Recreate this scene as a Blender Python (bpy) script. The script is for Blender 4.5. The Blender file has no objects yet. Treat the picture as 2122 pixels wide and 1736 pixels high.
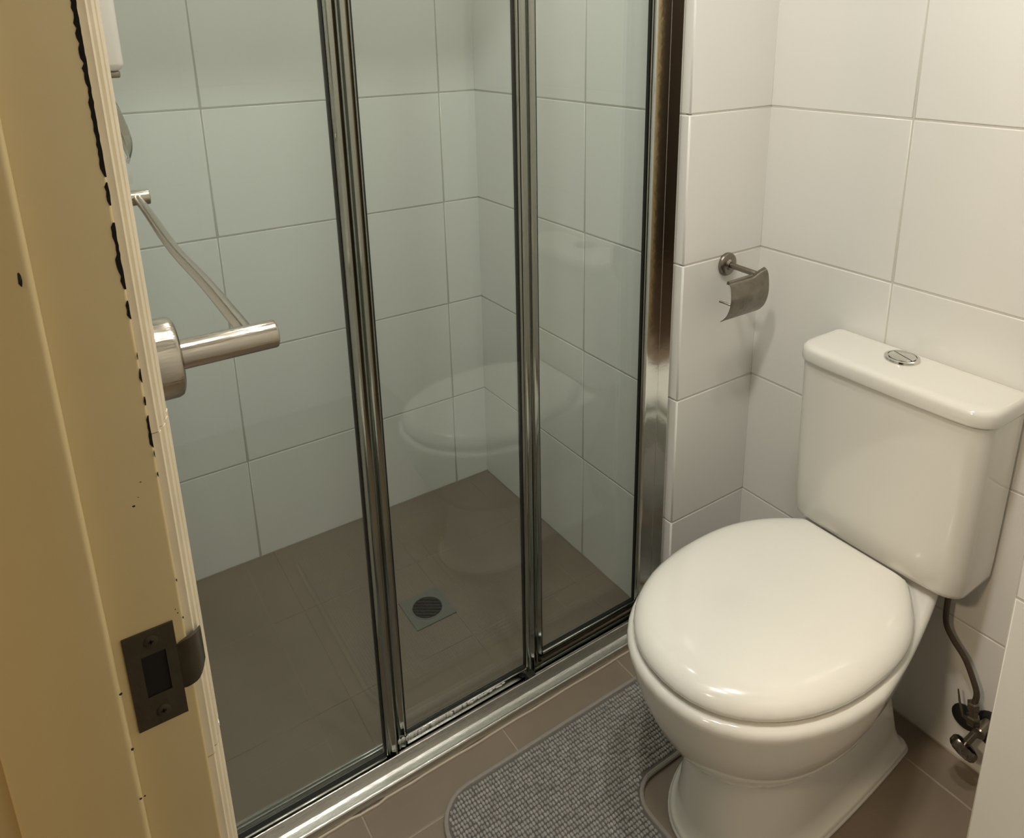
import bpy, bmesh, math, random
from mathutils import Vector, Matrix
from math import sin, cos, pi, radians
random.seed(7)
sc = bpy.context.scene
COL = sc.collection

# ------------------------------------------------------------------ camera
W, H = 2122, 1736
YAW, PIT, ROL = 0.5855, -0.2844, -0.0170
FPX, PPX, PPY = 1554.17, 1082.70, 509.60
cam_d = bpy.data.cameras.new('camera'); cam = bpy.data.objects.new('camera', cam_d); COL.objects.link(cam)
f = Vector((sin(YAW)*cos(PIT), cos(YAW)*cos(PIT), sin(PIT)))
r = f.cross(Vector((0, 0, 1))).normalized(); u = r.cross(f)
c_, s_ = cos(ROL), sin(ROL)
R_, U_ = c_*r + s_*u, -s_*r + c_*u
m = Matrix((R_, U_, -f)).transposed().to_4x4()
m.translation = Vector((-1.0549, -1.8163, 1.3564))
cam.matrix_world = m
cam_d.sensor_fit = 'HORIZONTAL'; cam_d.sensor_width = 36
cam_d.lens = FPX/W*36
cam_d.shift_x = -(PPX-W/2)/W
cam_d.shift_y = (PPY-H/2)/W
cam_d.clip_start = 0.01
sc.camera = cam

# ------------------------------------------------------------------ world, exposure, lights
w = bpy.data.worlds.new('world'); sc.world = w; w.use_nodes = True
w.node_tree.nodes['Background'].inputs[0].default_value = (1.0, 0.9, 0.75, 1)
w.node_tree.nodes['Background'].inputs[1].default_value = 0.02
sc.view_settings.view_transform = 'Standard'; sc.view_settings.look = 'None'
sc.view_settings.gamma = 1; sc.view_settings.use_curve_mapping = False
sc.view_settings.exposure = -0.20
LIGHT_COL = (1.0, 0.955, 0.885)
LAMPS = [(-0.42, -1.385, 7.5), (-0.86, -1.37, 10.5), (-0.45, -0.50, 2.6)]   # x, y, watts: two room downlights and one over the shower
HALL_W = 30
CEIL = 2.40

# ------------------------------------------------------------------ materials
def mat(name, base, rough=0.5, metal=0.0, bump=0.0, bscale=30, var=0.0, vscale=4, coat=0.0, spec=0.5, aniso=None):
    M = bpy.data.materials.new(name); M.use_nodes = True
    nt = M.node_tree; n = nt.nodes; b = n['Principled BSDF']
    b.inputs['Base Color'].default_value = (*base, 1); b.inputs['Roughness'].default_value = rough
    b.inputs['Metallic'].default_value = metal; b.inputs['Coat Weight'].default_value = coat
    b.inputs['Coat Roughness'].default_value = 0.05; b.inputs['Specular IOR Level'].default_value = spec
    tc = n.new('ShaderNodeTexCoord')
    if var > 0:
        no = n.new('ShaderNodeTexNoise'); no.inputs['Scale'].default_value = vscale; no.inputs['Detail'].default_value = 4
        mp = n.new('ShaderNodeMapRange'); mp.inputs['To Min'].default_value = 1-var; mp.inputs['To Max'].default_value = 1+var
        mx = n.new('ShaderNodeVectorMath'); mx.operation = 'SCALE'; mx.inputs[0].default_value = base
        g = n.new('ShaderNodeNewGeometry')
        nt.links.new(g.outputs['Position'], no.inputs['Vector']); nt.links.new(no.outputs['Fac'], mp.inputs['Value'])
        nt.links.new(mp.outputs['Result'], mx.inputs['Scale']); nt.links.new(mx.outputs['Vector'], b.inputs['Base Color'])
    if bump > 0:
        g = n.new('ShaderNodeNewGeometry')
        no = n.new('ShaderNodeTexNoise'); no.inputs['Scale'].default_value = bscale; no.inputs['Detail'].default_value = 3
        if aniso:
            ma = n.new('ShaderNodeMapping'); ma.inputs['Scale'].default_value = aniso
            nt.links.new(g.outputs['Position'], ma.inputs['Vector']); nt.links.new(ma.outputs['Vector'], no.inputs['Vector'])
        else:
            nt.links.new(g.outputs['Position'], no.inputs['Vector'])
        bp = n.new('ShaderNodeBump'); bp.inputs['Strength'].default_value = bump; bp.inputs['Distance'].default_value = 0.002
        nt.links.new(no.outputs['Fac'], bp.inputs['Height']); nt.links.new(bp.outputs['Normal'], b.inputs['Normal'])
    return M

M_TILE = mat('glazed_wall_tile', (0.84, 0.83, 0.785), 0.16, bump=0.12, bscale=9, var=0.02)
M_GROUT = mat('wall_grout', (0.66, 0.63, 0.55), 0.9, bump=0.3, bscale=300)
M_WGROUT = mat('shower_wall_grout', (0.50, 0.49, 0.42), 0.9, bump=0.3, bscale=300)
M_FTILE = mat('brown_floor_tile', (0.225, 0.177, 0.130), 0.38, bump=0.15, bscale=60, var=0.12, vscale=7)
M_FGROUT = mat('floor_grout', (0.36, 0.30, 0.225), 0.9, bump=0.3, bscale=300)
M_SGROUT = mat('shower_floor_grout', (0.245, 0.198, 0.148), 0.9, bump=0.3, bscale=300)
M_CERAMIC = mat('white_vitreous_china', (0.80, 0.78, 0.715), 0.10, coat=0.4)
M_LID = mat('white_seat_plastic', (0.86, 0.84, 0.77), 0.16, coat=0.3)
M_CHROME = mat('polished_chrome', (0.72, 0.72, 0.68), 0.10, 1.0, bump=0.05, bscale=60)
M_ALU = mat('bright_aluminium', (0.56, 0.56, 0.525), 0.17, 1.0, bump=0.25, bscale=40, aniso=(1, 30, 30))
M_STILE = mat('silver_stile_metal', (0.33, 0.345, 0.305), 0.10, 1.0)
M_BRUSH = mat('brushed_stainless', (0.44, 0.405, 0.34), 0.20, 1.0, bump=0.12, bscale=60, aniso=(1, 12, 12))
M_HOLDER = mat('tarnished_steel', (0.27, 0.24, 0.20), 0.30, 1.0, bump=0.4, bscale=90, var=0.35, vscale=60)
M_RUB = mat('black_rubber_gasket', (0.012, 0.011, 0.008), 0.6)
M_DARK = mat('dark_void', (0.006, 0.004, 0.003), 0.9)
M_SIL = mat('old_silicone', (0.50, 0.43, 0.33), 0.4, bump=0.5, bscale=120)
M_PAINT = mat('cream_gloss_paint', (0.60, 0.475, 0.245), 0.36, bump=0.25, bscale=18, var=0.05, vscale=6)
M_TRIM = mat('pale_cream_trim_paint', (0.74, 0.65, 0.48), 0.38, bump=0.4, bscale=26, var=0.08, vscale=22)
M_STRIKE = mat('aged_bronze_plate', (0.075, 0.062, 0.042), 0.38, 0.65, bump=0.3, bscale=80, var=0.2, vscale=60)
M_WHITE = mat('white_enamel', (0.66, 0.65, 0.60), 0.35)
M_PLASTER = mat('painted_ceiling', (0.88, 0.86, 0.82), 0.8)
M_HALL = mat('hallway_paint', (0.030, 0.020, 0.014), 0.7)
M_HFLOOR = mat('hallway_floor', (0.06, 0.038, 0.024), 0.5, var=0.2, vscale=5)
M_DRAIN = mat('satin_drain_steel', (0.20, 0.195, 0.17), 0.42, 0.3)
M_VALVE = mat('dull_valve_chrome', (0.27, 0.24, 0.20), 0.22, 1.0, bump=0.2, bscale=100)
M_HOSE = mat('dark_braided_hose', (0.085, 0.062, 0.042), 0.42, 0.3, bump=0.5, bscale=400)
M_MAT = mat('grey_bath_mat_pile', (0.325, 0.312, 0.285), 0.95, var=0.48, vscale=70)
M_MATB = mat('grey_bath_mat_backing', (0.14, 0.13, 0.115), 0.95)
M_MATE = mat('grey_bath_mat_binding', (0.30, 0.275, 0.24), 0.9, bump=0.6, bscale=300)

def glass_mat():
    M = bpy.data.materials.new('tinted_shower_glass'); M.use_nodes = True
    nt = M.node_tree; nt.nodes.clear(); n = nt.nodes
    o = n.new('ShaderNodeOutputMaterial'); mx = n.new('ShaderNodeMixShader')
    t = n.new('ShaderNodeBsdfTransparent'); t.inputs[0].default_value = (0.915, 0.950, 0.945, 1)
    g = n.new('ShaderNodeBsdfGlossy'); g.inputs['Roughness'].default_value = 0.01; g.inputs['Color'].default_value = (0.95, 0.97, 0.95, 1)
    fr = n.new('ShaderNodeFresnel'); geo = n.new('ShaderNodeNewGeometry')      # both faces of the pane reflect alike
    ior = n.new('ShaderNodeMapRange'); ior.inputs['To Min'].default_value = 1.56; ior.inputs['To Max'].default_value = 1/1.56
    nt.links.new(geo.outputs['Backfacing'], ior.inputs['Value']); nt.links.new(ior.outputs['Result'], fr.inputs['IOR'])
    nt.links.new(fr.outputs[0], mx.inputs[0]); nt.links.new(t.outputs[0], mx.inputs[1]); nt.links.new(g.outputs[0], mx.inputs[2])
    nt.links.new(mx.outputs[0], o.inputs[0])
    return M
M_GLASS = glass_mat()
def emit(name, col, s):
    M = bpy.data.materials.new(name); M.use_nodes = True; b = M.node_tree.nodes['Principled BSDF']
    b.inputs['Emission Color'].default_value = (*col, 1); b.inputs['Emission Strength'].default_value = s
    return M
M_BULB = emit('glowing_bulb_glass', LIGHT_COL, 12.0)

# ------------------------------------------------------------------ object helpers
WO = {}          # world origin of every object
def tag(o, label=None, cat=None, group=None, kind=None):
    if label: o['label'] = label
    if cat: o['category'] = cat
    if group: o['group'] = group
    if kind: o['kind'] = kind
    return o
def empty(name, loc, parent=None):
    o = bpy.data.objects.new(name, None); COL.objects.link(o); o.empty_display_size = 0.05
    WO[o] = Vector(loc); o.location = Vector(loc) - (WO[parent] if parent else Vector())
    if parent: o.parent = parent
    return o
def link_mesh(name, me, origin, parent=None):
    o = bpy.data.objects.new(name, me); COL.objects.link(o)
    WO[o] = Vector(origin)
    if parent: o.parent = parent; o.location = WO[o] - WO[parent]
    else: o.location = WO[o]
    return o
def build(name, bm, material, parent=None, smooth=True, angle=40, origin=None):
    bmesh.ops.recalc_face_normals(bm, faces=bm.faces)
    if origin is None:
        xs = [v.co.x for v in bm.verts]; ys = [v.co.y for v in bm.verts]; zs = [v.co.z for v in bm.verts]
        origin = Vector(((min(xs)+max(xs))/2, (min(ys)+max(ys))/2, min(zs)))
    bmesh.ops.translate(bm, verts=bm.verts, vec=-Vector(origin))
    me = bpy.data.meshes.new(name); bm.to_mesh(me); bm.free()
    me.materials.append(material)
    if smooth:
        for p in me.polygons: p.use_smooth = True
        me.set_sharp_from_angle(angle=radians(angle))
    return link_mesh(name, me, origin, parent)
def box(bm, a, b, bev=0.0, seg=2):
    a, b = Vector(a), Vector(b)
    r_ = bmesh.ops.create_cube(bm, size=1)
    vs = r_['verts']
    for v in vs: v.co = Vector(((v.co.x+.5)*(b.x-a.x)+a.x, (v.co.y+.5)*(b.y-a.y)+a.y, (v.co.z+.5)*(b.z-a.z)+a.z))
    if bev > 0:
        es = list({e for v in vs for e in v.link_edges})
        bmesh.ops.bevel(bm, geom=es, offset=bev, segments=seg, affect='EDGES', profile=0.5)
    return bm
def BX(a, b, bev=0.0, seg=2): return box(bmesh.new(), a, b, bev, seg)
def basis(d):
    d = Vector(d).normalized(); a = Vector((0, 0, 1)) if abs(d.z) < .9 else Vector((1, 0, 0))
    x = d.cross(a).normalized(); return x, d.cross(x)
def lathe(bm, p, d, prof, n=32):
    """profile [(distance along d, radius)] turned about axis p,d"""
    p = Vector(p); d = Vector(d).normalized(); x, y = basis(d); rings = []
    for t, r_ in prof:
        if r_ < 1e-6: rings.append([bm.verts.new(p+d*t)])
        else: rings.append([bm.verts.new(p+d*t+x*(r_*cos(2*pi*k/n))+y*(r_*sin(2*pi*k/n))) for k in range(n)])
    for A, B in zip(rings[:-1], rings[1:]):
        for k in range(n):
            k2 = (k+1) % n
            if len(A) == 1 and len(B) == 1: continue
            if len(A) == 1: bm.faces.new((A[0], B[k2], B[k]))
            elif len(B) == 1: bm.faces.new((A[k], A[k2], B[0]))
            else: bm.faces.new((A[k], A[k2], B[k2], B[k]))
    return bm
def LT(p, d, prof, n=32): return lathe(bmesh.new(), p, d, prof, n)
def cr(P, k=8):
    P = [Vector(p) for p in P]; Q = [P[0]*2-P[1]]+P+[P[-1]*2-P[-2]]; out = []
    for i in range(1, len(Q)-2):
        for j in range(k):
            t = j/k; a, b, c, d = Q[i-1:i+3]
            out.append(0.5*((2*b)+(c-a)*t+(2*a-5*b+4*c-d)*t*t+(3*b-a-3*c+d)*t**3))
    out.append(P[-1]); return out
def tube(bm, pts, rad, n=14):
    pts = [Vector(p) for p in pts]; rings = []; x = None
    for i, p in enumerate(pts):
        d = (pts[min(i+1, len(pts)-1)]-pts[max(i-1, 0)]).normalized()
        if x is None: x, y = basis(d)
        else: x = (x-d*x.dot(d)).normalized(); y = d.cross(x)
        rr = rad(i/(len(pts)-1)) if callable(rad) else rad
        rings.append([bm.verts.new(p+x*(rr*cos(2*pi*k/n))+y*(rr*sin(2*pi*k/n))) for k in range(n)])
    for A, B in zip(rings[:-1], rings[1:]):
        for k in range(n): bm.faces.new((A[k], A[(k+1) % n], B[(k+1) % n], B[k]))
    bm.faces.new(rings[0][::-1]); bm.faces.new(rings[-1]); return bm
def loft(bm, rings, cap0=True, cap1=True):
    V = [[bm.verts.new(p) for p in R] for R in rings]; n = len(V[0])
    for A, B in zip(V[:-1], V[1:]):
        for k in range(n): bm.faces.new((A[k], A[(k+1) % n], B[(k+1) % n], B[k]))
    if cap0: bm.faces.new(V[0][::-1])
    if cap1: bm.faces.new(V[-1])
    return bm
def extrude_profile(bm, prof, axis, a, b):
    """closed 2D profile list -> prism; axis 'x': prof=(y,z); axis 'z': prof=(x,y)"""
    def P(q, t): return Vector((t, q[0], q[1])) if axis == 'x' else Vector((q[0], q[1], t))
    A = [bm.verts.new(P(q, a)) for q in prof]; B = [bm.verts.new(P(q, b)) for q in prof]; n = len(prof)
    for k in range(n): bm.faces.new((A[k], A[(k+1) % n], B[(k+1) % n], B[k]))
    bm.faces.new(A[::-1]); bm.faces.new(B); return bm
def struct(name, bm, m_, label, cat, **k): return tag(build(name, bm, m_, **k), label, cat, kind='structure')

# ------------------------------------------------------------------ room shell
XL, XR, YN, XB, YB, YF = -1.014, 0.2338, -0.8052, -0.025, -1.475, -2.25   # tile faces
GR = 0.0010      # grout depth
Z1 = 0.2914      # top of the first course, then one course every 0.3
ZS = [0, Z1]+[Z1+.3*k for k in range(1, 7)]+[CEIL]
JT = 0.0024      # joint width
TILE_CACHE = {}
def tile_mesh(wd, ht, th, bev, m_):
    key = (round(wd, 4), round(ht, 4), th, m_.name)
    if key not in TILE_CACHE:
        bm = bmesh.new(); w2, h2 = wd/2, ht/2
        steps = [(0, -th), (0, -bev), (bev*.3, -bev*.3), (bev, 0)]
        rings = [[Vector((sx*(w2-i), sy*(h2-i), z)) for sx, sy in ((-1, -1), (1, -1), (1, 1), (-1, 1))] for i, z in steps]
        loft(bm, rings, cap0=False)
        bmesh.ops.recalc_face_normals(bm, faces=bm.faces)
        me = bpy.data.meshes.new('tile'); bm.to_mesh(me); bm.free(); me.materials.append(m_)
        me.set_sharp_from_angle(angle=radians(70))
        for p in me.polygons: p.use_smooth = abs(p.normal.z) < .99          # flat face, soft rounded edge
        TILE_CACHE[key] = me
    return TILE_CACHE[key]
def tiles(parent, org, U, N, us, vs, V=(0, 0, 1), m_=None, th=0.006, bev=0.0022, jt=JT, tilt=0.0011, name='tile', hole=None):
    """tiles on plane through org with in-plane axes U,V and outward normal N"""
    org, U, V, N = map(Vector, (org, U, V, N))
    if U.cross(V).dot(N) < 0: flip = True
    else: flip = False
    for i in range(len(us)-1):
        for j in range(len(vs)-1):
            a, b, c, d = us[i], us[i+1], vs[j], vs[j+1]
            if hole and hole(a, b, c, d): continue
            wd, ht = abs(b-a)-jt, abs(d-c)-jt
            if wd < .01 or ht < .01: continue
            me = tile_mesh(wd, ht, th, bev, m_ or M_TILE)
            o = bpy.data.objects.new(name, me); COL.objects.link(o)
            ctr = org+U*((a+b)/2)+V*((c+d)/2)
            Ux = -U if flip else U
            rot = Matrix((Ux, V, N)).transposed().to_4x4()
            rot = rot @ Matrix.Rotation(random.uniform(-tilt, tilt), 4, 'X') @ Matrix.Rotation(random.uniform(-tilt, tilt), 4, 'Y')
            o.parent = parent; o.matrix_local = Matrix.Translation(ctr-WO[parent]) @ rot
            WO[o] = ctr

# floor: one grout bed, shower tiles and room tiles laid in two fields
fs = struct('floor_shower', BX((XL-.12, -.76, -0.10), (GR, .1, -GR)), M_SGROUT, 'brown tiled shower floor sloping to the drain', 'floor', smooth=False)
fl = struct('floor', BX((XL-.12, YF-.1, -0.10), (XR+.1, -.76, -GR)), M_FGROUT, 'brown tiled bathroom floor outside the shower screen', 'floor', smooth=False)
tiles(fs, (0, 0, 0), (1, 0, 0), (0, 0, 1), [XL, -.981, -.6784, -.3775, -.0756, 0], [-.76, -.56, -.26, 0], V=(0, 1, 0), m_=M_FTILE, tilt=.0006, bev=.0012, jt=.002, name='tile')
tiles(fl, (0, 0, 0), (1, 0, 0), (0, 0, 1), [-1.13, -1.055, -.753, -.4515, -.1500, .1525, XR], [YF, -2.09, -1.79, -1.49, -1.19, -.89, -.76], V=(0, 1, 0), m_=M_FTILE, tilt=.0004, bev=.0012, jt=.0028,
      hole=lambda a, b, c, d: False)

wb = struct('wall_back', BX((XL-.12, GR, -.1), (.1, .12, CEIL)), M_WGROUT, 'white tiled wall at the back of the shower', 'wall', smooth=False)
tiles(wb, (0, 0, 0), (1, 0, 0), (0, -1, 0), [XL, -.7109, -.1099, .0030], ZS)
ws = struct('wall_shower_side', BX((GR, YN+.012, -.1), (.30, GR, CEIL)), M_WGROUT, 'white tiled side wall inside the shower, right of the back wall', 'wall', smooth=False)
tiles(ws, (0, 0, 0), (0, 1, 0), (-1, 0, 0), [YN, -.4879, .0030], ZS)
wn = struct('wall_nib', BX((.006, YN+GR, -.1), (XR+.066, YN+.05, CEIL)), M_GROUT, 'narrow tiled nib wall between shower and toilet carrying the paper holder', 'wall', smooth=False)
tiles(wn, (0, YN, 0), (1, 0, 0), (0, -1, 0), [0, XR+.0030], ZS)
wr = struct('wall_right', BX((XR+GR, YB-.05, -.1), (XR+.1, YN, CEIL)), M_GROUT, 'white tiled wall behind the toilet cistern', 'wall', smooth=False)
tiles(wr, (XR, 0, 0), (0, 1, 0), (-1, 0, 0), [YB, -1.1045, YN+.0030], ZS)
wx = struct('wall_boxing', BX((XB+GR, YF-.1, -.1), (XR+.1, YB-GR, CEIL)), M_GROUT, 'tiled boxed wall at the right edge in front of the cistern', 'wall', smooth=False)
tiles(wx, (XB, 0, 0), (0, 1, 0), (-1, 0, 0), [YF, -2.075, YB], [0]+ZS[2:])
tiles(wx, (0, YB, 0), (1, 0, 0), (0, 1, 0), [XB, XR], ZS)
wf = struct('wall_front', BX((XL-.12, YF-.1, -.1), (XB, YF-GR, CEIL)), M_GROUT, 'tiled wall beside the doorway behind the viewer', 'wall', smooth=False)
tiles(wf, (0, YF, 0), (1, 0, 0), (0, 1, 0), [XL, -.62, XB], ZS)

# left wall with the doorway
YJ, YJ2, ZD = -1.410, -2.150, 2.06         # jamb faces, head height
JX0, JX1 = -1.140, -1.0242                 # jamb front-to-back
bm = bmesh.new()
box(bm, (-1.134, YJ+.018, -.1), (-1.024, .12, CEIL)); box(bm, (-1.134, YF-.1, -.1), (-1.024, YJ2-.018, CEIL)); box(bm, (-1.134, YJ2-.018, ZD+.018), (-1.024, YJ+.018, CEIL))
wl = struct('wall_left', bm, M_HALL, 'left wall holding the doorway and the curved rail', 'wall', smooth=False)
bm = BX((-1.024, -1.376, 0), (XL-GR, 0, CEIL))
build('tile_backing', bm, M_GROUT, wl, smooth=False)
tiles(wl, (XL, 0, 0), (0, 1, 0), (1, 0, 0), [-1.376, -.90, -.30, 0], ZS)

ce = struct('ceiling', BX((-3.3, YF-.8, CEIL), (.4, .2, CEIL+.06)), M_PLASTER, 'plain white painted ceiling', 'ceiling', smooth=False)
struct('floor_hallway', BX((-3.3, YF-.8, -.1), (-1.134, .2, -.002)), M_HFLOOR, 'dark hallway floor outside the doorway', 'floor', smooth=False)
struct('wall_hallway_side', BX((-3.3, YF-.8, -.1), (-3.2, .2, CEIL)), M_HALL, 'painted hallway wall facing the doorway', 'wall', smooth=False)
struct('wall_hallway_far', BX((-3.2, .1, -.1), (-1.134, .2, CEIL)), M_HALL, 'painted end wall of the hallway beyond the shower', 'wall', smooth=False)
struct('wall_hallway_near', BX((-3.2, YF-.8, -.1), (-1.0, YF-.7, CEIL)), M_HALL, 'painted end wall of the hallway behind the viewer', 'wall', smooth=False)

# ------------------------------------------------------------------ door frame
dr = tag(empty('door_1', (-1.08, YJ, 0)), 'worn cream painted door frame in the left foreground', 'door frame', kind='structure')
bm = BX((JX0, YJ, 0), (JX1, YJ+.018, ZD+.018), .0015); build('jamb', bm, M_PAINT, dr, angle=50)
bm = BX((JX0, YJ2-.018, 0), (JX1, YJ2, ZD+.018), .0015); build('jamb', bm, M_PAINT, dr, angle=50)
bm = BX((JX0, YJ2, ZD), (JX1, YJ, ZD+.018), .0015); build('door_head', bm, M_PAINT, dr, angle=50)
SX0, SX1 = -1.1176, -1.0612
def stop_profile(y0, s, wv):
    P = [(SX0, y0), (SX0, y0-s*.010), (SX0+.002, y0-s*.012)]
    P += [(SX1-.0034, y0-s*.012)]
    for k in range(1, 7):
        a = k/6*pi/2; P.append((SX1-.0034+.0034*sin(a), y0-s*(.0086+.0034*cos(a))))
    P += [(SX1, y0)]; return P
bm = bmesh.new(); extrude_profile(bm, stop_profile(YJ, 1, 0), 'z', 0, ZD); build('door_stop', bm, M_PAINT, dr, angle=50)
bm = bmesh.new(); extrude_profile(bm, stop_profile(YJ2, -1, 0), 'z', 0, ZD); build('door_stop', bm, M_PAINT, dr, angle=50)
# architraves, bathroom side (profiled moulding) in two lengths with a proud joint
def arch_prof(y0, s, dx=0.0):
    q = [(0, 0), (.0004, .0036), (.0016, .0046), (.0034, .0044), (.0046, .0034), (.0054, .0036), (.0062, .0066), (.0085, .0080), (.0108, .0074), (.0120, .0062), (.0130, .0064), (.0138, .0092), (.0165, .0104), (.0195, .0098), (.0210, .0088), (.0220, .0092), (.0228, .0110), (.0265, .0119), (.0300, .0108), (.0300, 0)]
    return [(-1.0240+b+(dx if b > 0 else 0), y0+s*a) for a, b in q]
for (z0, z1, dx) in ((0, .9235, .0002), (.9245, 1.1495, .0004), (1.1500, ZD+.05, 0)):
    bm = bmesh.new(); extrude_profile(bm, arch_prof(YJ+.004, 1, dx), 'z', z0, z1); build('architrave', bm, M_TRIM, dr, angle=30)
bm = bmesh.new(); extrude_profile(bm, arch_prof(YJ2-.004, -1), 'z', 0, ZD+.05); build('architrave', bm, M_TRIM, dr, angle=30)
build('architrave', BX((-1.024, YJ2-.034, ZD+.004), (-1.0125, YJ+.034, ZD+.05), .002), M_TRIM, dr)
for y0, y1 in ((YJ+.004, YJ+.06), (YJ2-.06, YJ2-.004)):
    build('architrave', BX((-1.146, y0, 0), (-1.134, y1, ZD+.05), .003), M_TRIM, dr)
# torn dark gap between jamb and architrave
bm = bmesh.new(); rnd = random.Random(3)
def gap_w(z):
    if z > 1.262: return .0035*min(1, .55+(z-1.262)*3)*rnd.uniform(.8, 1.05)
    return 0
segs = [(1.60, 1.2905, .0030, .0022), (1.288, 1.2765, .0016, .0018), (1.268, 1.2335, .0022, .0024), (1.2275, 1.2175, .0014, .0020), (1.199, 1.195, .0006, .0006), (1.190, 1.182, .0014, .0010), (1.174, 1.169, .0014, .0016), (1.163, 1.144, .0012, .0016), (1.142, 1.138, .0008, .0006), (1.129, 1.126, .0006, .0005), (1.060, 1.058, .0007, .0006), (1.034, 1.0325, .0007, .0004)]
for z0, z1, w0, w1 in segs:
    n = max(2, int((z0-z1)/.0022)); L, Rr = [], []
    for k in range(n+1):
        t = k/n; z = z0+(z1-z0)*t; wd = w0+(w1-w0)*t; e = 0.35 if k in (0, n) else 1
        xr = JX1+.0001+rnd.uniform(-.0002, .0001); xl_ = xr-wd*e*rnd.uniform(.55, 1.12)
        L.append(Vector((xl_, YJ-.0003, z))); Rr.append(Vector((xr, YJ-.0003, z)))
    A = [bm.verts.new(p) for p in L]; B = [bm.verts.new(p) for p in Rr]
    A2 = [bm.verts.new(p+Vector((0, .0006, 0))) for p in L]; B2 = [bm.verts.new(p+Vector((0, .0006, 0))) for p in Rr]
    for k in range(n):
        bm.faces.new((A[k], B[k], B[k+1], A[k+1])); bm.faces.new((A2[k], A[k], A[k+1], A2[k+1])); bm.faces.new((B[k], B2[k], B2[k+1], B[k+1]))
tag(build('paint_gap', bm, M_DARK, dr, smooth=False), 'ragged black gap in the paint', kind='stuff')
# little chips in the paint: (x, z, radius, on stop?)
bm = bmesh.new()
def chip(x, y, z, rx, rz, rot=0):
    n = 9; c = bm.verts.new((x, y-.00035, z)); R1 = []
    for k in range(n):
        a = 2*pi*k/n; q = rnd.uniform(.7, 1.15); dx, dz = rx*q*cos(a), rz*q*sin(a)
        R1.append(bm.verts.new((x+dx*cos(rot)-dz*sin(rot), y+.0002, z+dx*sin(rot)+dz*cos(rot))))
    for k in range(n): bm.faces.new((c, R1[k], R1[(k+1) % n]))
CH = [(-1.0383, YJ, 1.1130, .0014, .0010), (-1.0355, YJ, 1.1175, .0006, .0004), (-1.0332, YJ, 1.126, .0009, .0005), (-1.0266, YJ, 1.0375, .0006, .0008), (-1.0275, YJ, 1.0405, .0005, .0007),
      (-1.0612, YJ-.0125, 1.011, .0009, .0009), (-1.0612, YJ-.0125, .972, .0009, .0010), (-1.0622, YJ-.0125, .936, .0008, .0008), (-1.0600, YJ-.0115, .9355, .0006, .0007), (-1.106, YJ-.0122, .9245, .0008, .0007), (-1.0663, YJ-.0124, 1.2500, .0009, .0040)]
for q in CH: chip(*q)
tag(build('paint_chips', bm, M_DARK, dr, smooth=False), 'small dark chips in the cream paint', kind='stuff')
build('paint_nick', BX((-1.0165, YJ+.0235, .9225), (-1.0122, YJ+.030, .9262), .0008), M_WHITE, dr)
# strike plate with bent lip and latch hole
ox = -1.0565; zc0, zc1 = .9695, 1.0345
bm = bmesh.new(); t_ = .0013
def plate(bm, quads, y0, y1):
    for (a, b) in quads: box(bm, (a[0], y0, a[1]), (b[0], y1, b[1]))
ys0, ys1 = YJ-t_, YJ+.0004
hx0, hx1, hz0, hz1 = -1.0488, -1.0360, .9905, 1.0185
vs_out = [(ox, zc0), (-1.0305, zc0), (-1.0300, zc0+.002), (-1.0305, .984), (-1.0305, zc1-.003), (-1.0315, zc1), (-1.0425, zc1-.0005), (-1.0445, zc1-.002), (ox, zc1-.0018)]
plate(bm, [((ox, zc0), (-1.0300, hz0)), ((ox, hz1), (-1.0300, zc1)), ((ox, hz0), (hx0, hz1)), ((hx1, hz0), (-1.0300, hz1))], ys0, ys1)
bmesh.ops.remove_doubles(bm, verts=bm.verts, dist=1e-5)
sp = build('strike_plate', bm, M_STRIKE, dr, smooth=False)
tag(sp, 'dark bronze strike plate with latch hole')
# lip curling over the jamb edge
rings = []
for k in range(9):
    t = k/8; x = -1.0302+t*.0145; yy = YJ-.0002-.0006*sin(t*pi)+.0050*max(0, t-.5)**2*6
    hz = (.0150, .0158, .0160, .0160, .0158, .0154, .0146, .0132, .0110)[k]; zc = 1.0020+.004*t
    rings.append([Vector((x, yy-.0012, zc-hz)), Vector((x, yy-.0012, zc+hz)), Vector((x, yy+.0012, zc+hz)), Vector((x, yy+.0012, zc-hz))])
bm = bmesh.new(); loft(bm, rings); build('strike_lip', bm, M_STRIKE, sp, angle=35)
build('latch_hole', BX((hx0-.0005, ys0+.0009, hz0-.0005), (hx1+.0005, ys1, hz1+.0005)), M_DARK, sp, smooth=False)
for zz in (1.0270, .9780):
    s = build('screw', LT((-1.0425, ys0+.0002, zz), (0, -1, 0), [(0, .0040), (.0004, .0039), (.0007, .0028), (.0007, 0)], 20), M_STRIKE, sp)
for zz in (1.0270, .9780):
    bm = BX((-1.0440, ys0-.0006, zz-.0005), (-1.0410, ys0-.0003, zz+.0005)); box(bm, (-1.0430, ys0-.0006, zz-.0015), (-1.0420, ys0-.0003, zz+.0015))
    build('screw_slot', bm, M_DARK, sp, smooth=False)

# ------------------------------------------------------------------ shower screen
ss = tag(empty('shower_screen', (-.5, -.757, 0)), 'three-panel sliding glass shower screen with chrome frame across the shower', 'shower screen')
TP = [(-.8000, 0), (-.8005, .0150), (-.8000, .0180), (-.7985, .0198), (-.7965, .0204), (-.7945, .0200), (-.7930, .0190), (-.7860, .0186), (-.7800, .0192), (-.7765, .0212), (-.7735, .0262), (-.7712, .0340), (-.7703, .0395), (-.7698, .0412), (-.7685, .0420), (-.7670, .0412), (-.7664, .0390), (-.7664, .0100),
      (-.7440, .0100), (-.7440, .0150), (-.7420, .0150), (-.7420, 0)]
bm = bmesh.new(); extrude_profile(bm, TP, 'x', XL, -.0005); tr = build('bottom_track', bm, M_ALU, ss, angle=28)
tag(tr, 'polished aluminium floor track with raised front lip')
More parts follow.
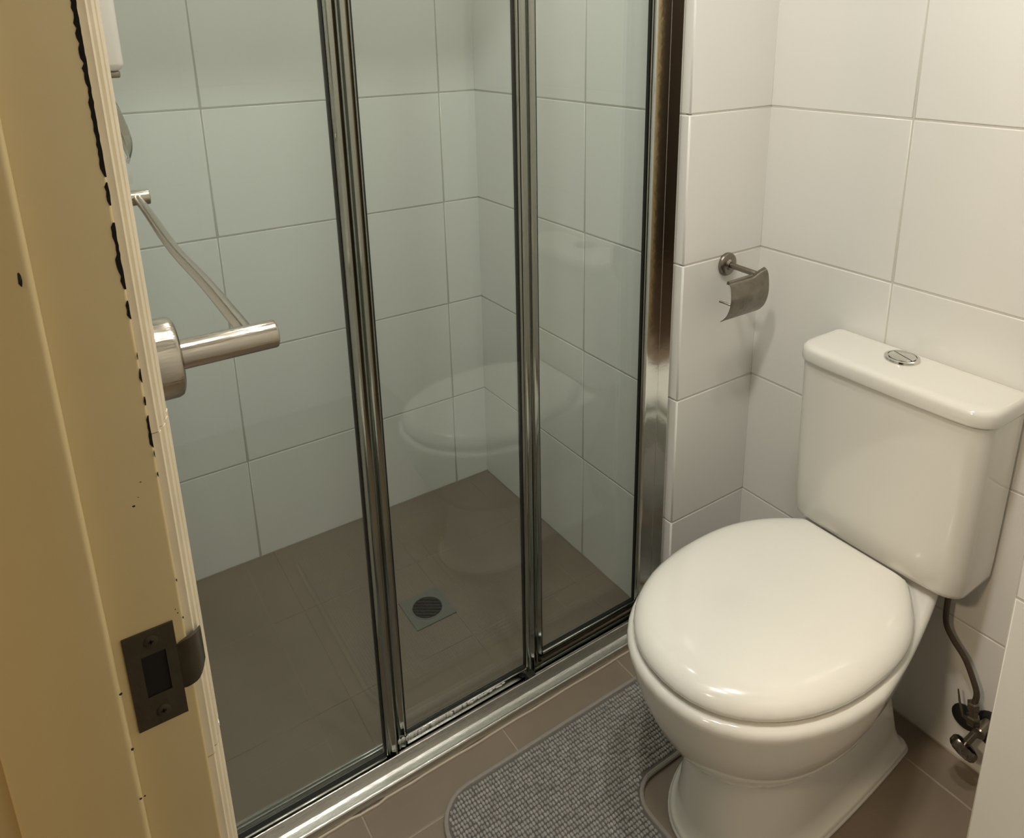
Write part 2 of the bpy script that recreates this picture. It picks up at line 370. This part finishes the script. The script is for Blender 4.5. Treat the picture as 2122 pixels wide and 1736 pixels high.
# silicone bead along the track: slightly wavy
for yy, hh in ((-.7370, .0225), (-.7150, .0145), (-.7000, .0045)):
    build('guide_rail', BX((XL, yy-.0015, 0), (-.0005, yy+.0015, hh), .0005), M_STILE, ss)
bm = bmesh.new(); P = []
for k in range(60):
    x = XL+.004+(-.0005-XL-.008)*k/59; P.append((x, -.8020-.0010*sin(k*.7)*(1 if k % 7 < 3 else .3)-(.0035 if 14 < k < 18 else 0), .0008))
tube(bm, P, .0026, 8); build('silicone_bead', bm, M_SIL, ss)
bm = BX((XL, -.790, 1.90), (0, -.695, 1.945), .003); build('header_rail', bm, M_CHROME, ss)
# wall posts
def post(x0, s):
    # s=+1: post on the right wall, grows towards -x
    def X(v): return x0-s*v
    P = [(X(0), -.7790), (X(.006), -.7790), (X(.0085), -.7885), (X(.0110), -.7890), (X(.0270), -.7735), (X(.0285), -.7765), (X(.0300), -.7770), (X(.0460), -.7615), (X(.0480), -.7600), (X(.0495), -.7570), (X(.0495), -.7535), (X(.0300), -.7500), (X(.0300), -.7420), (X(.0080), -.7350), (X(.0080), -.7000), (X(0), -.7000)]
    bm = bmesh.new(); extrude_profile(bm, P, 'z', .0205, 1.90); return bm
tag(build('wall_post', post(0, 1), M_CHROME, ss, angle=22), 'tall chrome post beside the nib wall')
build('wall_post', BX((XL, -.776, .0205), (XL+.014, -.735, 1.90), .003), M_CHROME, ss)
# panels
ZT = 1.895
def panel(x0, x1, y, zb, lab, mid=False):
    p = build('glass_panel', BX((x0+.004, y-.0025, zb+.012), (x1-.004, y+.0025, ZT-.02)), M_GLASS, ss, smooth=False)
    tag(p, lab)
    # right stile: half-round nose with fins ; left stile
    def stile(xa, xb, yy, d):
        wv = xb-xa; P = [(xa, yy-d*.3), (xa+wv*.10, yy-d*.75), (xa+wv*.24, yy-d), (xa+wv*.40, yy-d*.80), (xa+wv*.50, yy-d*.72), (xa+wv*.60, yy-d*.80), (xa+wv*.78, yy-d), (xa+wv*.92, yy-d*.75), (xb, yy-d*.3), (xb, yy+d*.6), (xb-wv*.2, yy+d), (xa+wv*.2, yy+d), (xa, yy+d*.6)]
        bm = bmesh.new(); extrude_profile(bm, P, 'z', zb-.001, ZT); return bm
    st = build('stile', stile(x0, x0+.0225, y, .0085), M_STILE, p, angle=50)
    st2 = build('stile', stile(x1-.0225, x1, y, .0085), M_STILE, p, angle=50)
    build('gasket', BX((x0+.0225, y-.0034, zb+.016), (x0+.0245, y+.0034, ZT-.02)), M_RUB, p, smooth=False)
    build('gasket', BX((x1-.0255, y-.0034, zb+.016), (x1-.0225, y+.0034, ZT-.02)), M_RUB, p, smooth=False)
    build('bottom_rail', BX((x0+.0225, y-.0080, zb), (x1-.0225, y+.0080, zb+.0205), .0022), M_CHROME, p)
    build('gasket', BX((x0+.0225, y-.0036, zb+.0205), (x1-.0225, y+.0036, zb+.0240)), M_RUB, p, smooth=False)
    build('top_rail', BX((x0+.0225, y-.0080, ZT-.022), (x1-.0225, y+.0080, ZT), .0022), M_CHROME, p)
    return p
panel(XL+.012, -.6580, -.7555, .0220, 'left sliding pane, running on the front track')
panel(-.6540, -.3280, -.7370, .0230, 'middle sliding pane')
panel(-.3165, -.0015, -.7150, .0150, 'right pane beside the wall post')
# roller guide blocks and the modelled rail highlight
build('guide_block', BX((-.6640, -.7650, .0130), (-.6520, -.7500, .0260), .002), M_RUB, ss)
build('guide_block', BX((-.3560, -.7650, .0130), (-.3380, -.7420, .0330), .002), M_RUB, ss)
# bright highlight on the middle pane's rail, modelled as a ragged white smear
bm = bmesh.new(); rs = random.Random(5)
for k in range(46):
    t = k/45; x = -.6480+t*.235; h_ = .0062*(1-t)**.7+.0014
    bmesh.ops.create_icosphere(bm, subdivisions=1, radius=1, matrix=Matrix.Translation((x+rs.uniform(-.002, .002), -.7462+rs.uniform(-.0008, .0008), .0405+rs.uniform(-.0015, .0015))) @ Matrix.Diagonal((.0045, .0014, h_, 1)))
tag(build('highlight_smear', bm, M_WHITE, ss, angle=80), 'ragged whitish smear modelling the rail highlight', kind='stuff')

# ------------------------------------------------------------------ shower drain
dc = Vector((-.4275, -.4235, 0)); A_ = .0525
dn = tag(empty('floor_drain', dc), 'square metal floor drain with a round slotted grate in the shower floor', 'drain')
bm = bmesh.new(); n = 40; inner, outer = [], []
for k in range(n):
    a = 2*pi*k/n+pi/4; ca, sa = cos(a), sin(a); q = A_/max(abs(ca), abs(sa))
    outer.append(dc+Vector((ca*q, sa*q, .0030))); inner.append(dc+Vector((ca*.036, sa*.036, .0030)))
I = [bm.verts.new(p) for p in inner]; O_ = [bm.verts.new(p) for p in outer]; L_ = [bm.verts.new(p-Vector((0, 0, .0045))) for p in inner]; D_ = [bm.verts.new(p-Vector((0, 0, .0030))) for p in outer]
for k in range(n):
    j = (k+1) % n; bm.faces.new((I[k], O_[k], O_[j], I[j])); bm.faces.new((L_[k], I[k], I[j], L_[j])); bm.faces.new((O_[k], D_[k], D_[j], O_[j]))
build('drain_frame', bm, M_DRAIN, dn, smooth=False)
build('drain_ring', LT(dc+Vector((0, 0, .0020)), (0, 0, 1), [(0, .0395), (.0018, .0390), (.0020, .0375), (.0018, .0360), (-.001, .0358)], 40), M_DRAIN, dn)
build('drain_well', LT(dc+Vector((0, 0, .0003)), (0, 0, 1), [(0, .036), (.0001, 0)], 32), M_DARK, dn, smooth=False)
ang = radians(35)
for k in range(7):
    off = -.030+.010*k; hl = math.sqrt(max(0, .0355**2-off**2)); d1 = Vector((cos(ang), -sin(ang), 0)); d2 = Vector((sin(ang), cos(ang), 0))
    bm = bmesh.new(); box(bm, (-hl, -.0013, .0007), (hl, .0013, .0026), .0005, 1)
    bmesh.ops.transform(bm, verts=bm.verts, matrix=Matrix.Translation(dc+d2*off) @ Matrix.Rotation(-ang, 4, 'Z'))
    build('grate_bar', bm, M_STRIKE, dn, smooth=False)

# ------------------------------------------------------------------ toilet
YC = -1.176
def outline(z, xf, xm, hw, xb, wb, rc=.018, n=26, p=2.15, dy=0.0, e=2.5):
    pts = []
    for k in range(n+1):                      # front half, from +y side round the nose to -y side
        a = pi/2-pi*k/n; cx, sy = cos(a), sin(a)
        x = xm-(xm-xf)*(abs(cx)**(2/p)); y = hw*math.copysign(abs(sy)**(2/p), sy); pts.append((x, y))
    m_ = 14; side = []
    a0 = math.atan((hw-wb)*e/(xb-xm)); xs = xb-rc*(1-sin(a0)); yc_ = wb-rc*cos(a0)
    for k in range(1, m_+1):
        s = k/m_; side.append((xm+(xs-xm)*s, wb+(hw-wb)*(1-s**e)))
    corner = []
    for k in range(1, 6):
        a = a0+(pi/2-a0)*k/5; corner.append((xb-rc+rc*sin(a), yc_+rc*cos(a)))
    back = [(xb, yc_*(1-2*k/8)) for k in range(1, 8)]
    half = side+corner
    pts += [(x, -y) for x, y in half]+[(x, -y) for x, y in back]+[(x, y) for x, y in reversed(half)]
    return [Vector((x, YC+dy+y, z)) for x, y in pts]
to = tag(empty('toilet', (-.08, YC, 0)), 'white close-coupled toilet with closed lid and square cistern against the tiled wall', 'toilet')
PAN = [  # z, xf, xm, hw, xb, wb
 (0.000, -.313, -.12, .123, .178, .112), (.010, -.314, -.12, .124, .178, .113), (.013, -.311, -.12, .121, .175, .110), (.016, -.304, -.12, .114, .169, .103),
 (.050, -.300, -.12, .110, .158, .097), (.100, -.294, -.12, .105, .150, .090), (.135, -.288, -.12, .102, .145, .085), (.160, -.284, -.12, .101, .144, .083),
 (.168, -.286, -.12, .103, .145, .084), (.178, -.297, -.12, .112, .148, .085), (.195, -.315, -.12, .126, .152, .087), (.220, -.336, -.12, .144, .160, .092), (.255, -.357, -.125, .162, .170, .098),
 (.290, -.374, -.13, .175, .182, .104), (.325, -.387, -.13, .186, .192, .110), (.355, -.395, -.13, .193, .200, .114), (.375, -.400, -.13, .197, .204, .116), (.384, -.402, -.13, .199, .205, .117),
 (.391, -.401, -.13, .198, .204, .116), (.396, -.397, -.13, .194, .201, .113), (.398, -.391, -.13, .188, .196, .108), (.398, -.30, -.13, .10, .15, .09), (.398, -.18, -.13, .03, .05, .03)]
bm = bmesh.new(); loft(bm, [outline(z, *q, rc=.014 if i > 20 else .02, e=1.3 if z > .15 else 2.0) for i, (z, *q) in enumerate(PAN)])
build('pan', bm, M_CERAMIC, to, angle=75)
O_ = outline(.002, -.315, -.12, .125, .178, .113, e=2.0); O_.append(O_[0].copy())
bm = bmesh.new(); tube(bm, O_, .0028, 8); build('sealant_bead', bm, M_WHITE, to)
bm = bmesh.new(); loft(bm, [outline(z, *q) for z, *q in [(.3975, -.376, -.13, .172, .066, .104), (.3985, -.381, -.13, .178, .070, .106), (.4025, -.381, -.13, .178, .070, .106), (.4035, -.376, -.13, .172, .066, .104)]])
build('seat', bm, M_LID, to, angle=50)
LID = [(.4035, -.3840, .180, .076, .107), (.4050, -.3900, .1860, .081, .113), (.4100, -.3930, .1885, .083, .115), (.4160, -.3925, .1880, .083, .115), (.4230, -.3895, .1850, .082, .113), (.4300, -.3830, .1785, .080, .109), (.4355, -.3740, .1700, .077, .102), (.4395, -.3610, .1580, .073, .092),
       (.4425, -.3430, .1420, .068, .079), (.4447, -.3150, .1200, .060, .063), (.4462, -.2700, .0870, .038, .045), (.4468, -.2100, .0400, -.005, .022), (.4470, -.17, .012, -.08, .008)]
bm = bmesh.new(); loft(bm, [outline(z, xf, -.13, hw, xb, wb_, rc=min(.012, wb_*.5, .012)) for z, xf, hw, xb, wb_ in LID])
build('lid', bm, M_LID, to, angle=75)
for s in (-1, 1):
    build('hinge', BX((.078, YC+s*.075-.02, .398), (.104, YC+s*.075+.02, .414), .004), M_LID, to)
# cistern
YD = -1.186
def rrect(z, x0, x1, hw, rf, rb, yc=YD, bow=.004):
    P = []
    def arc(cx, cy, r_, a0, a1, n=8):
        for k in range(n+1):
            a = a0+(a1-a0)*k/n; P.append((cx+r_*cos(a), cy+r_*sin(a)))
    arc(x0+rf, hw-rf, rf, pi/2, pi)
    for k in range(1, 12):
        y = (hw-rf)*(1-2*k/12); P.append((x0-bow*(1-(y/hw)**2), y))
    arc(x0+rf, -hw+rf, rf, pi, 1.5*pi); arc(x1-rb, -hw+rb, rb, 1.5*pi, 2*pi, 4)
    arc(x1-rb, hw-rb, rb, 0, pi/2, 4)
    return [Vector((x, yc+y, z)) for x, y in P]
BODY = [(.4120, .122, .152, .01), (.4130, .114, .160, .012), (.4170, .1095, .1645, .012), (.4250, .1080, .1660, .012), (.4600, .1065, .1675, .008), (.60, .1020, .1700, .005), (.7440, .0990, .1720, .005)]
bm = bmesh.new(); loft(bm, [rrect(z, x0, XR-.004, hw, .034, .01) for z, x0, hw, _ in BODY]); build('cistern', bm, M_CERAMIC, to, angle=60)
LD = [(.7455, .0980, .1725), (.7470, .0935, .1760), (.7500, .0925, .1770), (.7660, .0930, .1765), (.7710, .0945, .1750), (.7745, .0985, .1715), (.7760, .1040, .1660), (.7765, .110, .160), (.7766, .112, .158)]
bm = bmesh.new(); loft(bm, [rrect(z, x0, XR-.003-max(0, x0-.0945), hw, .040, .012) for z, x0, hw in LD]); cl = build('cistern_lid', bm, M_CERAMIC, to, angle=60)
bc = Vector((.1830, -1.1680, .7768))
fb = build('flush_button', LT(bc, (0, 0, 1), [(-.002, .0300), (.0015, .0300), (.0045, .0290), (.0058, .0262), (.0052, .0245), (.0030, .0240), (.0030, 0)], 40), M_CHROME, cl)
for sgn in (0, 1):
    bm = bmesh.new(); n = 18; a0 = radians(70)+pi*sgn; R = []
    for zz, rr in ((.0030, .0228), (.0056, .0226), (.0064, .0212)):
        ring = [bc+Vector((rr*cos(a0+.05+(pi-.1)*k/n), rr*sin(a0+.05+(pi-.1)*k/n), zz)) for k in range(n+1)]
        R.append(ring)
    loft(bm, R, cap0=True, cap1=True); build('flush_segment', bm, M_CHROME, cl, angle=40)

# ------------------------------------------------------------------ stop valve and hose
vx, vy, vz = .200, -1.372, .118
sv = tag(empty('stop_valve', (XR, vy, 0.06)), 'small tarnished stop valve on the wall low to the right of the toilet', 'valve')
build('wall_flange', LT((XR, -1.402, .112), (-1, 0, 0), [(-.001, .037), (.004, .037), (.008, .033), (.010, .018), (.012, .012), (.012, 0)], 28), M_RUB, sv)
build('escutcheon', LT((XR, -1.352, .100), (-1, 0, 0), [(-.001, .025), (.003, .025), (.006, .020), (.009, .010), (.009, 0)], 24), M_RUB, sv)
bm = LT((XR, -1.392, .128), (-1, 0, 0), [(.008, .011), (.045, .011), (.047, .009), (.047, 0)], 20)
build('valve_body', bm, M_VALVE, sv)
build('outlet_nut', LT((.196, -1.378, .132), (0, 0.12, 1), [(0, .010), (.002, .0115), (.016, .0115), (.018, .0085), (.030, .0085), (.032, .0105), (.044, .0105), (.046, .007), (.046, 0)], 6), M_VALVE, sv, angle=30)
build('handle_stem', LT((.198, -1.386, .120), (-.55, .25, -.75), [(0, .007), (.030, .007), (.030, 0)], 14), M_VALVE, sv)
bm = bmesh.new(); p0 = Vector((.190, -1.384, .106)); dd = Vector((-.55, .25, -.75)).normalized(); n = 36; bx, by = basis(dd); rr = []
for t, r0 in ((0, .014), (.002, .0205), (.006, .0225), (.016, .0225), (.021, .0185), (.023, .010)):
    rr.append([p0+dd*(t+.012)+(bx*cos(2*pi*k/n)+by*sin(2*pi*k/n))*(r0*(1+.06*cos(2*pi*k/n*9))) for k in range(n)])
loft(bm, rr); build('knob', bm, M_VALVE, sv)
bm = bmesh.new(); tube(bm, [(.200, -1.376, .128), (.196, -1.360, .135), (.198, -1.350, .158), (.199, -1.344, .180)], lambda t: .0036-.0022*t, 8); build('lever', bm, M_HOLDER, sv)
bm = bmesh.new(); tube(bm, cr([(.192, -1.306, .4115), (.196, -1.303, .36), (.199, -1.3025, .318), (.200, -1.307, .292), (.200, -1.322, .272), (.200, -1.345, .250), (.200, -1.362, .222), (.199, -1.374, .196), (.197, -1.374, .174)], 8), .0052, 14)
ho = build('supply_hose', bm, M_HOSE, None); tag(ho, 'dark thin water hose curving from cistern down to the wall valve', 'hose')

# ------------------------------------------------------------------ toilet paper holder
ph = tag(empty('paper_holder', (.125, YN, .872)), 'empty tarnished metal toilet paper holder with curved cover on the nib wall', 'paper holder')
build('rose', LT((.127, YN, .873), (0, -1, 0), [(-.001, .0245), (.004, .0250), (.007, .0235), (.0095, .0180), (.010, .0120), (.0125, .0100), (.014, .0085), (.014, 0)], 36), M_HOLDER, ph)
bm = bmesh.new(); tube(bm, [(.127, YN-.010, .873), (.127, YN-.080, .871)], .0062, 16); build('arm', bm, M_HOLDER, ph)
bm = bmesh.new(); tube(bm, [(.148, YN-.074, .868), (.050, YN-.074, .866)], .0038, 12); build('spindle', bm, M_HOLDER, ph)
prof = [(-.880, .8650), (-.886, .8665), (-.8905, .8620), (-.8930, .8520), (-.8940, .8400), (-.8935, .8270), (-.8905, .8130), (-.8850, .8000), (-.8770, .7900), (-.8700, .7840)]
pp = cr([Vector((0, a, b)) for a, b in prof], 3)
bm = bmesh.new(); nx = 8; x0c, x1c = .0440, .1550; g1, g2 = [], []
for i, q in enumerate(pp):
    t = i/(len(pp)-1); r1, r2 = [], []
    tan = (pp[min(i+1, len(pp)-1)]-pp[max(i-1, 0)]).normalized(); nr = Vector((0, tan.z, -tan.y))
    for k in range(nx+1):
        x = x0c+(x1c-x0c)*k/nx; lift = .014*max(0, (k-5)/3)**.6*max(0, 1-i/9)
        r1.append(bm.verts.new((x, q.y, q.z+lift))); r2.append(bm.verts.new(Vector((x, q.y, q.z+lift))+nr*.0012))
    g1.append(r1); g2.append(r2)
cut = lambda i, k: (2 <= i <= 7 and k == 5) and False
for i in range(len(pp)-1):
    for k in range(nx):
        bm.faces.new((g1[i][k], g1[i][k+1], g1[i+1][k+1], g1[i+1][k])); bm.faces.new((g2[i][k], g2[i+1][k], g2[i+1][k+1], g2[i][k+1]))
    bm.faces.new((g1[i][0], g1[i+1][0], g2[i+1][0], g2[i][0])); bm.faces.new((g1[i][nx], g2[i][nx], g2[i+1][nx], g1[i+1][nx]))
for k in range(nx):
    bm.faces.new((g1[0][k], g2[0][k], g2[0][k+1], g1[0][k+1])); bm.faces.new((g1[-1][k], g1[-1][k+1], g2[-1][k+1], g2[-1][k]))
build('cover', bm, M_HOLDER, ph, angle=50)
bm = bmesh.new(); tube(bm, cr([(.043, -.866, .826), (.046, -.876, .825), (.052, -.890, .822)], 4), .0022, 10); build('wire_arm', bm, M_HOLDER, ph)

# ------------------------------------------------------------------ rail on the left wall
RZ = 1.168
gr = tag(empty('towel_rail', (XL, -1.35, RZ)), 'brushed steel wall rail with round rose and thick post, just behind the door frame', 'towel rail')
for y in (-1.350, -.832):
    build('rose', LT((XL, y, RZ), (1, 0, 0), [(-.001, .0248), (.0120, .0248), (.0145, .0238), (.0158, .0215), (.0158, 0)], 48), M_BRUSH, gr, angle=30)
    build('post', LT((XL+.012, y, RZ), (1, 0, 0), [(0, .0092), (.0615, .0092), (.0627, .0088), (.0632, .0078), (.0632, 0)], 40), M_BRUSH, gr, angle=30)
pts = cr([(-.9545, -1.350, RZ), (-.9540, -1.22, RZ-.001), (-.9560, -1.11, RZ-.002), (-.9555, -1.03, RZ-.002), (-.9535, -.93, RZ-.001), (-.9525, -.832, RZ)], 8)
bm = bmesh.new(); tube(bm, pts, .0050, 16); build('rail_bar', bm, M_BRUSH, gr)

# white wall unit and curved hook under it (mostly hidden by the frame)
wc = tag(empty('wall_cabinet', (XL, -1.02, 1.320)), 'narrow white wall unit at upper left, mostly hidden by the door frame', 'cabinet')
build('cabinet_body', BX((XL, -1.10, 1.3265), (-.9735, -.985, 1.66), .006, 3), M_WHITE, wc)
build('cabinet_foot', BX((XL, -1.09, 1.3205), (-.9765, -.990, 1.3265), .0015), M_VALVE, wc)
hk = tag(empty('wall_hook', (XL, -1.03, 1.27)), 'curved dull grey metal hook below the white wall unit at upper left', 'hook')
op = cr([(-.9900, 1.318), (-.9820, 1.300), (-.9768, 1.280), (-.9728, 1.262), (-.9725, 1.250), (-.9760, 1.2395)] and [Vector((a, 0, b)) for a, b in [(-.9890, 1.316), (-.9795, 1.298), (-.9742, 1.280), (-.9712, 1.264), (-.9720, 1.252), (-.9762, 1.2405)]], 5)
rings = []
for i, q in enumerate(op):
    t = i/(len(op)-1); wd = .010*sin(pi*min(1, t*1.05+.05))**.7+.0012
    rings.append([Vector((q.x, -1.040, q.z)), Vector((q.x+.0012, -1.034, q.z)), Vector((q.x, -1.028, q.z)), Vector((q.x-wd*.6, -1.026, q.z)), Vector((q.x-wd, -1.034, q.z)), Vector((q.x-wd*.6, -1.042, q.z))])
bm = bmesh.new(); loft(bm, rings); build('hook_plate', bm, M_STILE, hk, angle=60)
bm = bmesh.new(); tube(bm, [(XL-.001, -1.034, 1.290), (-.985, -1.034, 1.290)], .005, 12); build('hook_stem', bm, M_STILE, hk)

# ------------------------------------------------------------------ bath mat with loops
bmt = tag(empty('bath_mat', (-.40, -1.18, 0)), 'grey looped bath mat with a cut-out round the toilet base', 'bath mat')
MX0, MX1, MY1, MY0 = -.645, -.134, -.868, -1.490
CX, CY1, CY0 = -.328, -1.046, -1.306
def poly_arc(cx, cy, r_, a0, a1, n=8): return [(cx+r_*cos(radians(a0+(a1-a0)*k/n)), cy+r_*sin(radians(a0+(a1-a0)*k/n))) for k in range(n+1)]
def mat_outline(i=0.0):
    P = poly_arc(MX0+.075, MY1-.075, .075-i, 180, 90, 10)
    P += poly_arc(MX1-.015, MY1-.015, .015-i, 90, 0, 5)
    P += poly_arc(MX1-.02, CY1+.02, .02-i, 0, -90, 4)
    P += poly_arc(CX+.055, CY1-.055, .055+i, 90, 180, 8)
    P += poly_arc(CX+.055, CY0+.055, .055+i, 180, 270, 8)
    P += poly_arc(MX1-.02, CY0-.02, .02-i, 90, 0, 4)
    P += poly_arc(MX1-.03, MY0+.03, .03-i, 0, -90, 5)
    P += poly_arc(MX0+.075, MY0+.075, .075-i, 270, 180, 10)
    return P
P0 = mat_outline(.003)
bm = bmesh.new(); A = [bm.verts.new((x, y, .0005)) for x, y in P0]; B = [bm.verts.new((x, y, .0060)) for x, y in P0]; n = len(P0)
for k in range(n): bm.faces.new((A[k], A[(k+1) % n], B[(k+1) % n], B[k]))
bm.faces.new(B)
bmesh.ops.triangulate(bm, faces=[f_ for f_ in bm.faces if len(f_.verts) > 4])
build('mat_base', bm, M_MATB, bmt, smooth=False)
bm = bmesh.new(); Pt = [Vector((x, y, .0055)) for x, y in mat_outline(.001)]; Pt.append(Pt[0].copy()); tube(bm, Pt, .0045, 8); build('binding', bm, M_MATE, bmt)
Pin = mat_outline(.008)
def inside(x, y):
    c = False; j = len(Pin)-1
    for i in range(len(Pin)):
        xi, yi = Pin[i]; xj, yj = Pin[j]
        if (yi > y) != (yj > y) and x < (xj-xi)*(y-yi)/(yj-yi)+xi: c = not c
        j = i
    return c
rl = random.Random(11); V, F = [], []
pitch_x, pitch_y = .0062, .0088
nxx = int((MX1-MX0)/pitch_x); nyy = int((MY1-MY0)/pitch_y)
for i in range(nxx+1):
    for j in range(nyy+1):
        x = MX0+i*pitch_x+rl.uniform(-.0006, .0006); y = MY0+(j+.5*(i % 2)*0)*pitch_y+rl.uniform(-.0007, .0007)
        if not inside(x, y): continue
        h_ = rl.uniform(.0070, .0098); rx, ry = .0029, .0041; b = len(V); tl = rl.uniform(-.5, .5)
        for (s, zz) in ((1.0, .0058), (1.0, .0058+.5*(h_-.0058+.004)), (.62, h_+.0012)):
            for k in range(6):
                a = k*pi/3+tl*.4; V.append((x+rx*s*cos(a), y+ry*s*sin(a), zz))
        V.append((x, y, h_+.0022))
        for q in (0, 6):
            for k in range(6): F.append((b+q+k, b+q+(k+1) % 6, b+q+6+(k+1) % 6, b+q+6+k))
        for k in range(6): F.append((b+12+k, b+12+(k+1) % 6, b+18))
me = bpy.data.meshes.new('pile'); me.from_pydata([(a+.40, b_+1.18, c) for a, b_, c in V], [], F); me.materials.append(M_MAT)
for p in me.polygons: p.use_smooth = True
pl = link_mesh('pile', me, (-.40, -1.18, 0), bmt); tag(pl, 'rows of short grey loops', kind='stuff')

# ------------------------------------------------------------------ ceiling lamp unit (out of frame) and lights
for (a, b, wt), lab in zip(LAMPS, ('round ceiling downlight over the room, nearer the doorway', 'round ceiling downlight over the room, nearer the shower screen', 'round ceiling downlight inside the shower')):
    cu = tag(empty('ceiling_downlight', (a, b, CEIL)), lab, 'ceiling light')
    build('trim_ring', LT((a, b, CEIL), (0, 0, -1), [(0, .062), (.004, .062), (.006, .056), (.004, .047), (0, .046)], 36), M_WHITE, cu)
    build('bulb', LT((a, b, CEIL), (0, 0, -1), [(0, .044), (.003, .042), (.006, .030), (.007, 0)], 28), M_BULB, cu)
    ld = bpy.data.lights.new('bulb_glow', 'AREA'); ld.shape = 'DISK'; ld.size = .12; ld.energy = wt; ld.color = LIGHT_COL
    lo = bpy.data.objects.new('bulb_glow', ld); COL.objects.link(lo); lo.parent = cu; lo.location = (0, 0, -.012)
hl = tag(empty('hallway_light', (-2.35, -1.70, CEIL)), 'round hallway ceiling light outside the doorway, above the frame', 'ceiling light')
build('light_dome', LT((-2.35, -1.70, CEIL), (0, 0, -1), [(0, .14), (.02, .14), (.05, .11), (.07, .05), (.075, 0)], 32), emit('warm_dome_glass', (1, .72, .40), 1.5), hl)
ld = bpy.data.lights.new('dome_glow', 'AREA'); ld.shape = 'DISK'; ld.size = .26; ld.energy = HALL_W; ld.color = (1, .76, .50)
lo = bpy.data.objects.new('dome_glow', ld); COL.objects.link(lo); lo.parent = hl; lo.location = (0, 0, -.085)
